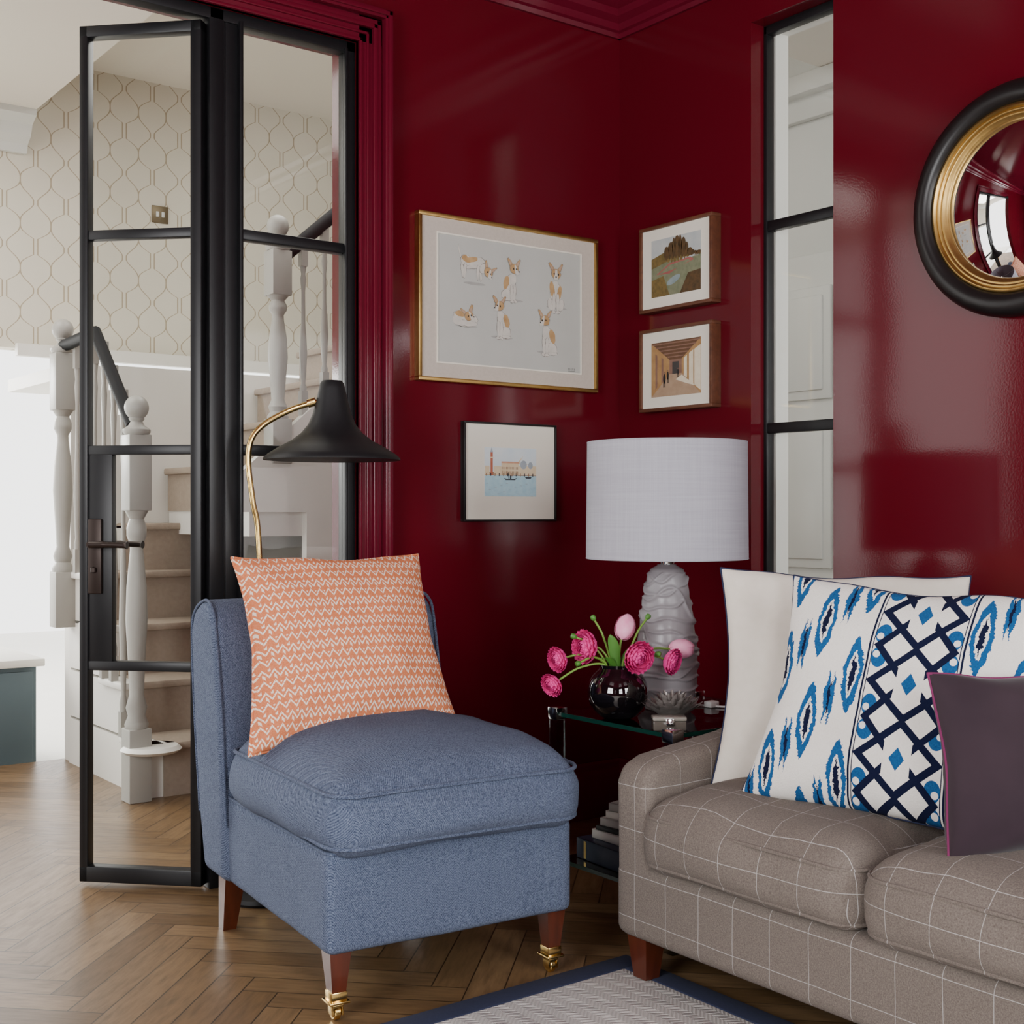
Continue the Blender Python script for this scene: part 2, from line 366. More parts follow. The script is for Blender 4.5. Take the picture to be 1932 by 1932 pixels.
# steel screen
mb=MB(); ya,yb=.0,.05
mb.box((-1.600,ya,0),(-1.553,yb,2.575),0,.004); mb.box((-1.548,ya+.006,0),(-1.503,yb,2.56),0,.004); mb.box((-1.556,ya+.01,0),(-1.545,yb-.01,2.56))
mb.box((-1.146,ya,0),(-1.111,yb,2.575),0,.004); mb.box((-2.75,ya,2.54),(-1.111,yb,2.575),0,.004); mb.box((-1.503,ya,0),(-1.146,yb,.06),0,.004)
for zz_ in (1.925,1.285,.65): mb.box((-1.505,ya+.005,zz_-.016),(-1.144,yb-.005,zz_+.016),0,.004)
mb.box((-1.509,ya-.012,.02),(-1.497,ya+.01,2.55),0,.003);mb.box((-1.152,ya-.008,.02),(-1.142,ya+.01,2.55),0,.003)
w1=struct(mb.build('window_1',m_steel),'black steel framed fixed glazed screen')
MB().box((-1.503,.022,.05),(-1.146,.026,2.55)).build('glass_pane',m_glass,parent=w1,smooth=False)
# door leaf
dl=struct(bpy.data.objects.new('door_1',None),'black steel glazed door standing open'); C.objects.link(dl)
dl.location=(-1.612,.012,0); dl.rotation_euler=(0,0,math.radians(180-45.6)); Wd=.377
mb=MB(); T2=.02
mb.box((0,-T2,.012),(.034,T2,2.53),0,.003); mb.box((Wd-.026,-T2,.012),(Wd,T2,2.53),0,.003)
mb.box((0,-T2,2.497),(Wd,T2,2.53),0,.003); mb.box((0,-T2,.012),(Wd,T2,.058),0,.003)
for zz_ in (1.915,1.282,.648): mb.box((.02,-T2+.004,zz_-.014),(Wd-.02,T2-.004,zz_+.014),0,.003)
mb.box((Wd-.10,-T2+.006,.65),(Wd-.01,T2-.006,1.28),0,.002)
mb.build('door_frame',m_steel,parent=dl)
MB().box((.02,-.002,.04),(Wd-.02,.002,2.51)).build('glass_pane',m_glass,parent=dl,smooth=False)
for sgn in (1,-1):
    mb=MB(); mb.box((Wd-.072,min(sgn*T2*.7,sgn*.026),.86),(Wd-.030,max(sgn*T2*.7,sgn*.026),1.08),0,.003)
    mb.tube([(Wd-.05,sgn*.02,1.005),(Wd-.05,sgn*.055,1.005)],.011); mb.tube(bez([(Wd-.05,sgn*.055,1.005),(Wd-.10,sgn*.056,1.005),(Wd-.165,sgn*.052,1.003)]),[.010]*12+[.009]*12+[.012])
    mb.lathe([(0,-.01),(.009,-.006),(.009,.006),(0,.01)],0,12,(Wd-.05,sgn*.03,.93)); mb.build('door_handle',m_iron,parent=dl)
# narrow internal window
mb=MB(); xa,xb=.060,.095
mb.box((xa,-.655,.70),(xb,-.641,2.70),0,.002); mb.box((xa,-.975,.70),(xb,-.953,2.70),0,.003); mb.box((xa,-.975,2.67),(xb,-.641,2.70),0,.003); mb.box((xa,-.975,.70),(xb,-.641,.73),0,.003)
for zz_ in (2.04,1.375): mb.box((xa+.003,-.965,zz_-.017),(xb-.003,-.65,zz_+.017),0,.003)
w2=struct(mb.build('window_2',m_steel),'tall narrow black steel internal window')
MB().box((.073,-.96,.72),(.077,-.650,2.68)).build('glass_pane',m_glass,parent=w2,smooth=False)
S('trim_6',[((.10,-.66,.70),(.16,-.641,2.70)),((.10,-.975,2.685),(.16,-.641,2.70))],m_white)
# ------------------------------------------------------------ hall beyond
S('wall_hall',[((-4.6,3.0,1.91),(1.5,3.12,3.5))],m_paper,'cream trellis wallpaper wall')
S('wall_stair',[((-1.30,2.16,0),(1.4,2.24,1.76)),((-1.30,2.20,1.70),(1.4,3.12,1.76))],m_white)
S('wall_passage',[((1.4,-5,0),(1.52,3.12,3.5))],m_cream)
S('ceiling_hall',[((-4.6,.15,3.05),(-1.25,3.0,3.5)),((-1.25,.15,3.36),(1.5,3.0,3.5)),((.15,-5,3.05),(1.5,.15,3.5))],m_ceil)
struct(MB().prism([(3.0-d*1.3,z*1.0+.09) for d,z in [(0,2.78),(.02,2.78),(.03,2.82),(.07,2.85),(.09,2.90),(.14,2.93),(.14,2.96),(0,2.96)]],0,-4.6,-1.25).build('trim_3',m_cream,ang=25))
S('trim_4',[((-1.30,2.955,1.87),(1.4,3.0,1.93))],m_white)
S('trim_5',[((1.36,-3,2.86),(1.4,3,3.05)),((1.30,-3,2.96),(1.4,3,3.05))],m_cream,bev=.01)
mb=MB(); mb.box((1.36,-.55,0),(1.4,.95,2.25),0,.004)
for (ya_,yb_) in ((-.45,-.0),(.12,.42),(.50,.85)):
    for (za,zb) in ((.15,.75),(.85,1.5),(1.6,2.1)):
        mb.box((1.345,ya_,za),(1.365,yb_,zb),0,.006); mb.box((1.335,ya_+.04,za+.04),(1.36,yb_-.04,zb-.04),0,.008)
struct(mb.build('door_2',m_cream),'pale grey painted panelled door')
S('floor_kitchen',[((-6,2.25,-.12),(1.5,9,-.05))],m_white)
m_cab=mat('cabinet_paint',sr(78,94,100),.5)
cab=empty('cabinet','low blue-grey painted cabinet with pale worktop','cabinet',(-2.0,2.6,-.05))
MB().box((-.7,-.25,.0),(.61,.35,.46),0,.006).build('body',m_cab,parent=cab)
MB().box((-.72,-.28,.46),(.64,.37,.495),0,.006).build('worktop',m_white,parent=cab)
for dx in (-.68,-.25,.18): MB().box((dx+.01,-.268,.03),(dx+.41,-.25,.44),0,.004).build('door',m_cab,parent=cab)
sw=empty('light_switch','small bronze double light switch on the wallpaper','switch',(-.56,3.0,2.67))
MB().box((-.045,-.008,-.045),(.045,0,.045),0,.003).build('plate',mat('switch_bronze',sr(110,98,76),.4,.5),parent=sw)
for dx in (-.015,.015): MB().box((dx-.008,-.013,-.014),(dx+.008,-.006,.014),0,.002).build('rocker',m_cream,parent=sw)
# staircase
st=empty('staircase','painted turning staircase with carpeted treads and turned balusters','staircase',(-1.35,1.25,0))
R=.21;G=.24
mb=MB();mc=MB()
for i_ in range(1,6):
    ys=G*(i_-1); ye=.90 if i_<5 else .905
    if i_==5: ys=.80
    xL=.04 if i_<5 else .25
    mb.box((xL,ys,R*(i_-1)),(.72,ye,R*i_-.012),0)
    mc.box((max(.11,xL),ys-.028,R*i_-.030),(.70,ye if i_>=4 else ys+G+.01,R*i_),0,.008); mc.box((max(.11,xL),ys-.010,R*(i_-1)),(.70,ys+.002,R*i_-.012),0)
    if i_<5: mb.box((.02,ys-.03,R*i_-.028),(.109,ye if i_==4 else ys+G,R*i_),0,.006)
mb.build('steps',m_white,parent=st)
MB().lathe([(.001,0),(.10,0),(.115,.012),(.10,.026),(.001,.026)],0,28,(.05,-.03,.184)).build('bullnose_tread',m_white,parent=st)
m2=MB(); c2=MB()
for i_ in range(0,9):
    xs=.50+.225*i_; zt=1.30+.195*i_
    m2.box((xs,.06,zt-.30),(xs+.26,.905,zt-.012)); c2.box((xs-.03,.10,zt-.03),(xs+.23,.90,zt),0,.008); c2.box((xs-.008,.10,zt-.195),(xs+.003,.90,zt-.012))
m2.prism([(.42,1.10),(.42,1.24),(2.6,3.12),(2.6,.0),(.74,0),(.74,1.10)],1,.02,.06)
m2.build('upper_string',m_white,parent=st)
for o_ in (mc,c2): o_.build('carpet',m_carpet,parent=st)
def newel(name,x,y,z0,H,par):
    mb=MB(); s=.044
    zt=z0+H
    mb.box((x-s,y-s,z0),(x+s,y+s,z0+H*.18),0,.004)
    pr=[(.043,0),(.045,.01),(.032,.03),(.040,.05),(.027,.08),(.032,.16),(.041,.26),(.037,.34),(.025,.42),(.024,.44),(.037,.46),(.037,.48),(.027,.50),(.044,.52)]
    L_=H*.62-.13
    b0=z0+H*.18
    mb.lathe([(r_,b0+zz_/.52*L_) for r_,zz_ in pr],0,24,(x,y,0))
    b1=b0+L_; mb.box((x-s,y-s,b1),(x+s,y+s,zt-.15),0,.004)
    mb.lathe([(.045,zt-.15),(.052,zt-.14),(.052,zt-.13),(.030,zt-.115),(.022,zt-.10),(.030,zt-.09)]+[(.046*math.sin(a),zt-.047-.047*math.cos(a)) for a in [math.pi*(.2+.8*k/12) for k in range(13)]],0,24,(x,y,0))
    return mb.build(name,m_newel,parent=par)
def baluster(x,y,z0,H,par):
    s=.015; mb=MB(); mb.box((x-s,y-s,z0),(x+s,y+s,z0+.10)); mb.box((x-s,y-s,z0+H-.10),(x+s,y+s,z0+H))
    L_=H-.2; pr=[(.014,0),(.015,.03),(.009,.06),(.012,.12),(.017,.30),(.014,.42),(.009,.55),(.008,.80),(.013,.90),(.009,.94),(.014,1)]
    mb.lathe([(r_,z0+.1+t_*L_) for r_,t_ in pr],0,12,(x,y,0)); return mb.build('baluster',m_newel,parent=par)
newel('newel_post',.0,-.012,0,1.544,st); newel('newel_post',0,.86,.60,1.34,st); newel('newel_post',.623,.05,1.30,1.03,st)
MB().tube([(0,.03,1.43),(0,.45,1.838),(0,.86,1.82)],.026).build('handrail',m_rail,parent=st)
MB().tube([(.66,.05,2.17),(2.4,.05,3.68)],.028).build('handrail',m_rail,parent=st)
for k in range(7):
    y_=.10+.11*k; zb=R*(min(3,int((y_)/G))+1); zt_=1.43+min(y_-.03,.42)*.97-.02; baluster(0.03,y_,zb,zt_-zb,st)
for k in range(9):
    x_=.74+.10*k; zb=1.24+(x_-.42)*.863; baluster(x_,.05,zb-.01,2.17+(x_-.66)*.868-zb,st)
# ------------------------------------------------------------ rug
RUG=empty('rug','pale cream flatweave rug with navy bound border','rug',(0,0,0))
MB().box((-3.6,-3.6,0.0),(-1.085,-1.225,.010),0,.003).build('rug_field',m_rug,parent=RUG)
mb=MB(); 
for lo,hi in (((-3.67,-1.225),(-1.02,-1.160)),((-3.67,-3.67),(-1.02,-3.6)),((-3.67,-3.6),(-3.6,-1.225)),((-1.085,-3.6),(-1.02,-1.225))): mb.box((lo[0],lo[1],0),(hi[0],hi[1],.012),0,.003)
mb.build('border',m_rugn,parent=RUG)
# ------------------------------------------------------------ slipper chair
CH=empty('slipper_chair','grey-blue herringbone tweed slipper chair with brass castors','armchair',(-1.50,-1.09,0),(0,0,math.radians(-5.8)))
MB().bm(cushion(.315,.365,.112,.022,0,0,.004,(0,.325,.262),24,2,.002)).build('seat_base',m_blue,parent=CH,ang=180)
MB().prism([(.580,.155),(.605,.50),(.660,.80),(.685,.842),(.72,.866),(.78,.866),(.84,.838),(.870,.78),(.842,.55),(.795,.30),(.752,.155)],0,-.332,.318,0,.028,6).build('backrest',m_blue,parent=CH,ang=60)
for sx in (-.326,.312):
    MB().tube(bez([(sx,.585,.30),(sx,.612,.55),(sx,.665,.80),(sx,.70,.855),(sx,.755,.866),(sx,.835,.834),(sx,.864,.77),(sx,.840,.55),(sx,.793,.30)],8),.004,segs=8).build('piping',m_blue,parent=CH)
MB().bm(cushion(.318,.340,.074,.058,.078,.016,.034,(-.0,.250,.452),32,3,.010,.022)).build('seat_cushion',m_blue,parent=CH,ang=180)
for zz_ in (.512,.400):
    MB().tube(ringpath(.316,.338,.066,zz_,(0,.250),.012,.016),.0048,closed=True,segs=8).build('piping',m_blue,parent=CH)
MB().tube(ringpath(.312,.362,.02,.370,(0,.325)),.004,closed=True,segs=8).build('piping',m_blue,parent=CH)
for sx in (-1,1):
    x_=sx*.277
    mb=MB(); w0,w1_=.025,.015
    vs=[(x_+a*w_,.0+b_*w_,zz_) for zz_,w_ in ((.155,w0),(.052,w1_)) for a,b_ in ((-1,-1),(1,-1),(1,1),(-1,1))]
    mb.add(vs,[(0,1,5,4),(1,2,6,5),(2,3,7,6),(3,0,4,7),(3,2,1,0),(4,5,6,7)])
    mb.build('leg',m_wood,parent=CH,smooth=False)
    mb=MB(); mb.box((x_-.019,-.019,.044),(x_+.019,.019,.066),0,.003); mb.box((x_-.024,-.024,.040),(x_+.024,.024,.046),0,.002)
    mb.lathe([(.012,.030),(.010,.042)],0,12,(x_,0,0)); mb.box((x_-.013,-.012,.012),(x_-.009,.016,.036),0,.001); mb.box((x_+.009,-.012,.012),(x_+.013,.016,.036),0,.001); mb.box((x_-.013,-.012,.030),(x_+.013,.016,.036),0,.001)
    Tm=Matrix.Translation((x_,.004,.017))@Matrix.Rotation(math.pi/2,4,'Y'); mb.lathe([(.001,-.008),(.014,-.008),(.017,-.005),(.017,.005),(.014,.008),(.001,.008)],0,20,(0,0,0),Tm)
    mb.build('castor',m_brass,parent=CH)
    mb=MB(); yb0,yb1=.675,.715
    vs=[(x_+a*w_,yc+b_*w_,zz_) for zz_,w_,yc in ((.16,.028,yb0),(0,.018,yb1)) for a,b_ in ((-1,-1),(1,-1),(1,1),(-1,1))]
    mb.add(vs,[(0,1,5,4),(1,2,6,5),(2,3,7,6),(3,0,4,7),(3,2,1,0),(4,5,6,7)]); mb.build('leg',m_wood,parent=CH,smooth=False)
pillow('throw_pillow',.53,.50,.21,m_orange,'square orange and white zigzag patterned pillow on the blue chair',(-1.525,-.735,.524),(math.radians(-21),0,math.radians(-4)),pipe=m_orange,seed=1,pinch=.085,droop=.05)
# ------------------------------------------------------------ sofa
LS=2.02; D=1.05
SO=empty('sofa','taupe wool windowpane check sofa with loose seat cushions','sofa',(-.09,-1.242,0),(0,0,-math.pi/2))
MB().bm(cushion(LS/2,.50,.09,.03,0,0,0,(LS/2,-D+.505,.198),24)).build('sofa_base',m_check,parent=SO,ang=180)
ap=[(-D+.01,.112),(-D+.005,.47),(-D+.02,.508),(-D+.07,.526),(-.72,.556),(-.50,.61),(-.34,.69),(-.20,.76),(-.03,.77),(-.0,.118)]
for xa_,xb_ in ((0,.115),(LS-.115,LS)): MB().prism(ap,0,xa_,xb_,0,.028,5).build('arm',m_check,parent=SO,ang=60)
MB().prism([(-.30,.28),(-.24,.74),(-.20,.775),(-.10,.78),(-.02,.74),(0,.118),(-.2,.118)],0,.10,LS-.10,0,.025,4).build('backrest',m_check,parent=SO,ang=60)
cw=(LS-.19)/3
for k in range(3):
    cxk=.095+cw*(k+.5)
    MB().bm(cushion(cw/2-.001,.415,.082,.064,.038,.004,.022,(cxk,-.652,.366),28,k*5,.010,.016)).build('seat_cushion',m_check,parent=SO,ang=180)
    for zz_ in (.418,.312): MB().tube(ringpath(cw/2-.006,.410,.064,zz_,(cxk,-.652),.008,.012),.0042,closed=True,segs=8).build('piping',m_check,parent=SO)
for x_,y_ in ((.060,-D+.055),(LS-.060,-D+.055),(.075,-.08),(LS-.075,-.08)):
    mb=MB(); vs=[(x_+a*w_,y_+b_*w_,zz_) for zz_,w_ in ((.115,.032),(.0125 if y_<-.5 else 0,.021)) for a,b_ in ((-1,-1),(1,-1),(1,1),(-1,1))]
    mb.add(vs,[(0,1,5,4),(1,2,6,5),(2,3,7,6),(3,0,4,7),(3,2,1,0),(4,5,6,7)]); mb.build('leg',m_wood,parent=SO,smooth=False)
pillow('sofa_cushion',.60,.53,.17,m_linen,'large cream linen cushion with dark piping on the sofa',(-.70,-1.575,.440),erot(-13,2,-41),pipe=m_navy,seed=4,pinch=.08,piper=.0028,droop=.03)
pillow('sofa_cushion',.68,.520,.18,m_ikat,'white linen cushion with blue ikat and navy lattice embroidery',(-.905,-1.873,.442),erot(-17,3.4,-74),pipe=m_navy,seed=9,pinch=.085,piper=.0028,droop=.06)
pillow('sofa_cushion',.46,.345,.16,m_purple,'aubergine velvet cushion with pink piping',(-.870,-2.205,.455),erot(-12,0,-27),pipe=m_pink,seed=12,pinch=.07,piper=.0028)
# ------------------------------------------------------------ side table
tx0,tx1,ty0,ty1,tz=-.90,-.36,-1.20,-.745,.545
ox,oy=(tx0+tx1)/2,(ty0+ty1)/2; hx,hy=(tx1-tx0)/2,(ty1-ty0)/2
TB=empty('side_table','two tier glass side table with clear acrylic posts','side table',(ox,oy,0))
m_edge=mat('glass_edge_green',sr(20,70,60),.05,trans=.5)
for nm,zz_ in (('glass_top',tz-.006),('glass_shelf',.135)):
    mb=MB(); mb.box((-hx,-hy,zz_-.006),(hx,hy,zz_+.006),0,.001); mb.box((-hx-.001,-hy-.001,zz_-.0055),(-hx,hy,zz_+.0055),1); mb.box((-hx,-hy-.001,zz_-.0055),(hx,-hy,zz_+.0055),1)
    mb.build(nm,[m_tglass,m_edge],parent=TB,smooth=False)
for sx in (-1,1):
    for sy in (-1,1):
        px,py=sx*hx,sy*hy
        MB().box((px-.017,py-.017,0.0),(px+.017,py+.017,tz+.010),0,.002).build('post',m_lucite,parent=TB)
        MB().box((px-.02,py-.02,tz-.020),(px+.02,py+.02,tz+.014),0,.003).build('nickel_corner',m_silver,parent=TB)
bkm=[mat('book_navy',sr(26,34,60),.5),mat('book_white',sr(214,212,206),.5),mat('book_black',sr(28,26,28),.5),mat('book_grey',sr(170,168,164),.5)]
zc_=.142
for k,(w_,d_,h_,mi,lb) in enumerate(((.30,.24,.055,0,'large navy book with gilt spine lines'),(.24,.20,.025,1,'white covered book'),(.24,.19,.012,2,'slim black book'),(.23,.19,.022,3,'pale grey book'),(.22,.18,.020,1,'white covered book'),(.22,.18,.022,3,'pale grey book'))):
    B_=empty('book',lb+' stacked on the glass shelf','book',(-.715+.006*k,-.905-.004*k,zc_),(0,0,math.radians(3*k-4)),'books on the lower shelf')
    mb=MB(); mb.box((-w_/2,-d_/2,0),(w_/2,d_/2,.003),0,.001); mb.box((-w_/2,-d_/2,h_-.003),(w_/2,d_/2,h_),0,.001); mb.box((-w_/2,-d_/2,0),(-w_/2+.003,d_/2,h_),0,.001); mb.build('cover',bkm[mi],parent=B_)
    MB().box((-w_/2+.003,-d_/2+.004,.003),(w_/2-.004,d_/2-.004,h_-.003)).build('pages',m_paperw,parent=B_,smooth=False)
    if k==0:
        for q_ in (-.08,.08): MB().box((-w_/2-.0008,q_-.005,.004),(-w_/2,q_+.005,h_-.004)).build('spine_band',m_gilt,parent=B_,smooth=False)
    zc_+=h_+.0005
# table lamp
TL=empty('table_lamp','smoked rippled glass table lamp with pale silk drum shade','lamp',(-.616,-.885,tz))
mb=MB(); segs=120; N=150; vs=[];fs=[]
def lprof(t):
    pts=[(0,.066),(.06,.080),(.2,.089),(.4,.090),(.6,.080),(.8,.067),(.9,.061),(.96,.052),(1,.030)]
    for (a0,r0),(a1,r1) in zip(pts,pts[1:]):
        if t<=a1:
            f_=(t-a0)/(a1-a0); f_=f_*f_*(3-2*f_); return r0+(r1-r0)*f_
    return pts[-1][1]
for a in range(N+1):
    t=a/N; zz_=.002+t*.405; r_=lprof(t)
    for s_ in range(segs):
        th=2*math.pi*s_/segs
        ph=zz_*150+2.2*math.sin(th+zz_*13)+1.6*math.sin(th*2-zz_*19+1)+.7*math.sin(th*5+zz_*40)
        ph2=zz_*90+3.0*math.sin(th*1-zz_*23+2)+1.6*math.sin(th*3+zz_*15)
        w_=max(max(0,math.sin(ph))**5*.006,max(0,math.sin(ph2))**7*.007)
        if t<.03 or t>.95: w_=0
        vs.append(((r_-.004+w_)*math.cos(th),(r_-.004+w_)*math.sin(th),zz_))
for a in range(N):
    for s_ in range(segs): fs.append((a*segs+s_,a*segs+(s_+1)%segs,(a+1)*segs+(s_+1)%segs,(a+1)*segs+s_))
fs.append(tuple(range(segs))[::-1]); fs.append(tuple(N*segs+s_ for s_ in range(segs)))
mb.add(vs,fs); mb.build('lamp_base',m_frost,parent=TL,ang=180)
MB().lathe([(.02,.405),(.022,.415),(.012,.42),(.008,.60),(.008,.72)],0,16).build('stem',m_silver,parent=TL)
mb=MB(); mb.lathe([(.226,.424),(.228,.424),(.225,.752),(.223,.752),(.226,.424)],0,72,cap=False)
for zz_,r_ in ((.425,.227),(.751,.224)): mb.tube([(r_*math.cos(a*math.pi/36),r_*math.sin(a*math.pi/36),zz_) for a in range(72)],.002,closed=True,segs=6)
mb.build('lamp_shade',m_shade,parent=TL)
mb=MB()
for k in range(3):
    a=k*2.094; mb.tube([(0,0,.71),(.225*math.cos(a),.225*math.sin(a),.74)],.002,segs=6)
mb.build('shade_carrier',m_silver,parent=TL)
MB().tube(bez([(.07,.02,.006),(.10,-.03,.004),(.13,-.09,.004),(.16,-.13,.004)],8),.003).box((.10,-.075,0),(.135,-.045,.018),0,.004).build('cord_switch',m_inner,parent=TL)
# vase
V0=Vector((-.842,-.930,tz))
VA=empty('vase','round glossy black glass vase','vase',V0)
pr=[(.001,.001),(.035,.001),(.05,.008)]+[(.083*math.sin(a),.072-.076*math.cos(a)) for a in [math.pi*(.28+.5*k/14) for k in range(15)]]+[(.048,.137),(.050,.146),(.046,.146),(.043,.134),(.06,.11),(.07,.07),(.05,.02),(.001,.012)]
MB().lathe(pr,0,48).build('vase_body',m_vase,parent=VA)
m_stem=mat('green_stem',sr(110,150,56),.5); m_leaf=mat('tulip_leaf',sr(72,124,46),.45)
def flowmat(n,a,b_):
    m=mat(n,a,.6,spec=.3); nt,bb=P(m); x,y,z,v=coords(nt); setc(m,mixc(nt,nz(nt,v,60,3),a,b_)); return m
m_hot=flowmat('hot_pink_petal',(.72,.004,.19),(.95,.11,.44)); m_pale=flowmat('pale_pink_petal',(.85,.20,.42),(.95,.55,.70))
Rv=Vector((.798,-.603,0)); Fv=Vector((.603,.798,0)); KP=.001424
def shell(mb,R_,az,daz,p0,p1,zs=1,T=None,na=7,npp=8,flare=0,wob=.05):
    vs=[];fs=[]
    for i_ in range(npp+1):
        ph=p0+(p1-p0)*i_/npp; wv=math.sin(math.pi*(.12+.80*i_/npp))**.6
        for j_ in range(na+1):
            a=az+daz*wv*(2*j_/na-1); rr=R_*(1+flare*(i_/npp)**3+wob*(i_/npp)*math.sin(j_*2.1+i_+az*3))
            vs.append((rr*math.sin(ph)*math.cos(a),rr*math.sin(ph)*math.sin(a),-rr*math.cos(ph)*zs))
    for i_ in range(npp):
        for j_ in range(na): o_=i_*(na+1)+j_; fs.append((o_,o_+1,o_+na+2,o_+na+1))
    mb.add(vs,fs,0,T)
def flower(kind,px,py,dep,r_):
    tgt=Vector((V0.x,V0.y,0))+Rv*((px-1165)*KP)+Fv*dep; tgt.z=1.1-(py-965)*KP
    mouth=V0+Vector((0,0,.140))+Rv*max(-.03,min(.03,(px-1165)*.0004))+Fv*(dep*.3)
    F_=empty('ranunculus' if kind!='tulip' else 'tulip',{'r':'hot pink ranunculus bloom in the black vase','b':'small green ranunculus bud in the black vase','tulip':'pale pink tulip in the black vase'}[kind],'flower',mouth,group='flowers in the vase')
    d=tgt-mouth; out=Vector((d.x,d.y,0)); 
    pth=bez([Vector((0,0,-.10))-out*.02,(0,0,0),d*.5+Vector((0,0,.020)),d],8)
    MB().tube(pth,.0028,segs=8).build('stem',m_stem,parent=F_)
    dr=(pth[-1]-pth[-3]).normalized()
    if kind=='r': dr=(dr-Fv*.75).normalized()
    q_=dr.to_track_quat('Z','Y').to_matrix().to_4x4()
    mb=MB()
    if kind=='r':
        T=Matrix.Translation(d+dr*r_*.7)@q_
        for ly in range(8):
            rr=r_*(.22+.80*ly/7); n_=4+ly//2
            for k in range(n_): shell(mb,rr,k*6.283/n_+ly*.7,.80,.15,math.pi*(.95-.062*ly),.85,T,flare=.20 if ly>3 else .08,wob=.07)
        mb.build('petals',m_hot,parent=F_,recalc=False,ang=180)
        MB().lathe([(.001,-.002),(.006,0),(.004,.006)],0,8,(0,0,0),Matrix.Translation(d)@q_).build('calyx',m_stem,parent=F_)
    elif kind=='tulip':
        T=Matrix.Translation(d+dr*r_*1.2)@q_
        for ly in range(2):
            for k in range(3): shell(mb,r_*(1-.08*ly),k*2.094+ly*1.047,.85,.1,math.pi*.88,1.4,T,wob=.02)
        mb.build('petals',m_pale,parent=F_,recalc=False,ang=180)
    else:
        mb.lathe([(.001,-.004),(r_*.7,0),(r_,r_*.8),(r_*.8,r_*1.6),(.002,r_*1.8)],0,12,(0,0,0),Matrix.Translation(d)@q_).build('bud',m_leaf,parent=F_)
for a in (('r',1060,1240,-.01,.029),('r',1046,1282,-.05,.027),('r',1115,1220,.0,.038),('r',1194,1232,-.04,.037),('r',1258,1244,.0,.030),('tulip',1174,1205,.02,.028),('tulip',1268,1226,.04,.027),('b',1122,1170,.02,.008),('b',1085,1200,-.02,.008),('b',1222,1168,.03,.008),('b',1235,1230,-.03,.008),('b',1092,1245,-.05,.008)): flower(*a)
def leaf(px,py,dep,w_):
    mouth=V0+Vector((0,0,.12)); tgt=Vector((V0.x,V0.y,0))+Rv*((px-1165)*KP)+Fv*dep; tgt.z=1.1-(py-965)*KP; d=tgt-mouth; vs=[];fs=[]
    for i_ in range(13):
        t=i_/12; p=d*t+Vector((0,0,.02*math.sin(math.pi*t))); ww=w_*math.sin(math.pi*(.1+.9*t))**.8
        for s_ in (-1,0,1): vs.append(p+Rv*ww*s_+Fv*(abs(s_)*.006))
    for i_ in range(12):
        for s_ in (0,1): o_=i_*3+s_; fs.append((o_,o_+1,o_+4,o_+3))
    o=MB().add(vs,fs).build('tulip_leaf',m_leaf,loc=mouth,recalc=False,ang=180); tag(o,'long green tulip leaf in the black vase','leaf','leaves in the vase')
leaf(1150,1195,-.02,.015); leaf(1215,1215,.03,.013); leaf(1130,1240,-.04,.011); leaf(1240,1235,.0,.011)
m_ruf=noisy('mottled_silver_shell',sr(80,72,70),sr(176,168,162),50,.35,metal=.4)
O_=empty('shell_ornament','ruffled silvery shell ornament on the glass table','ornament',(-.765,-1.060,tz))
mb=MB(); mb.lathe([(.001,.0),(.03,.0),(.035,.01),(.02,.02)],0,24)
for ly in range(4):
    nseg=72; vs=[];fs=[]; R0=.018+.010*ly; 
    for i_ in range(7):
        t=i_/6
        for k in range(nseg):
            a=2*math.pi*k/nseg; ru=math.sin(a*(9+ly*2)+ly)*.008*t
            rr=R0*(.5+1.0*t)+ru; vs.append((rr*math.cos(a)*1.1,rr*math.sin(a),.014+.060*t-.009*ly*t+ru*.8))
    for i_ in range(6):
        for k in range(nseg): fs.append((i_*nseg+k,i_*nseg+(k+1)%nseg,(i_+1)*nseg+(k+1)%nseg,(i_+1)*nseg+k))
    mb.add(vs,fs)
mb.build('ruffled_shell',m_ruf,parent=O_,recalc=False,ang=180)
LB=empty('trinket_box','small clear acrylic box with metal clasp on the table','box',(-.855,-1.140,tz),(0,0,math.radians(-37)))
MB().box((-.042,-.022,.0),(.042,.022,.024),0,.003).build('body',mat('cloudy_acrylic',sr(110,102,94),.1,trans=.4),parent=LB)
MB().box((-.043,-.023,.0245),(.043,.023,.035),0,.003).build('lid',mat('cloudy_acrylic_lid',sr(170,164,154),.1,trans=.4),parent=LB)
MB().box((-.011,-.028,.012),(.011,-.022,.031),0,.002).build('clasp',m_silver,parent=LB)
# ------------------------------------------------------------ floor lamp
FL=empty('floor_lamp','brass floor lamp with flared matt black metal shade','floor lamp',(-1.50,-.15,0))
MB().lathe([(.001,0),(.115,0),(.12,.008),(.115,.018),(.02,.024),(.012,.03)],0,48).build('base',m_blk,parent=FL)
pth=bez([(0,0,.02),(.012,.03,.5),(-.001,.03,1.0),(-.020,.03,1.13),(-.034,.03,1.24),(-.024,.03,1.31),(.014,.020,1.355),(.075,-.020,1.395),(.120,-.065,1.415)],12)
MB().tube(pth,.0085,segs=14).build('pole',m_brass,parent=FL)
mb=MB(); mb.tube([(.110,-.058,1.412),(.128,-.072,1.419)],.013); mb.tube([(.126,-.070,1.419),(.150,-.088,1.405)],.007); mb.build('joint',m_brass,parent=FL)
so=[(.197,0),(.196,.006),(.182,.018),(.150,.038),(.115,.057),(.088,.078),(.069,.102),(.056,.132),(.046,.168),(.038,.205),(.034,.222),(.028,.229),(.001,.231)]
sc=(.170,-.092,1.250)
MB().lathe(so,0,64,sc).build('lamp_shade',m_blk,parent=FL)
MB().lathe([(r_-.003 if r_>.01 else r_,z_-.002) for r_,z_ in so[1:]],0,64,sc,cap=False).build('shade_lining',m_inner,parent=FL)
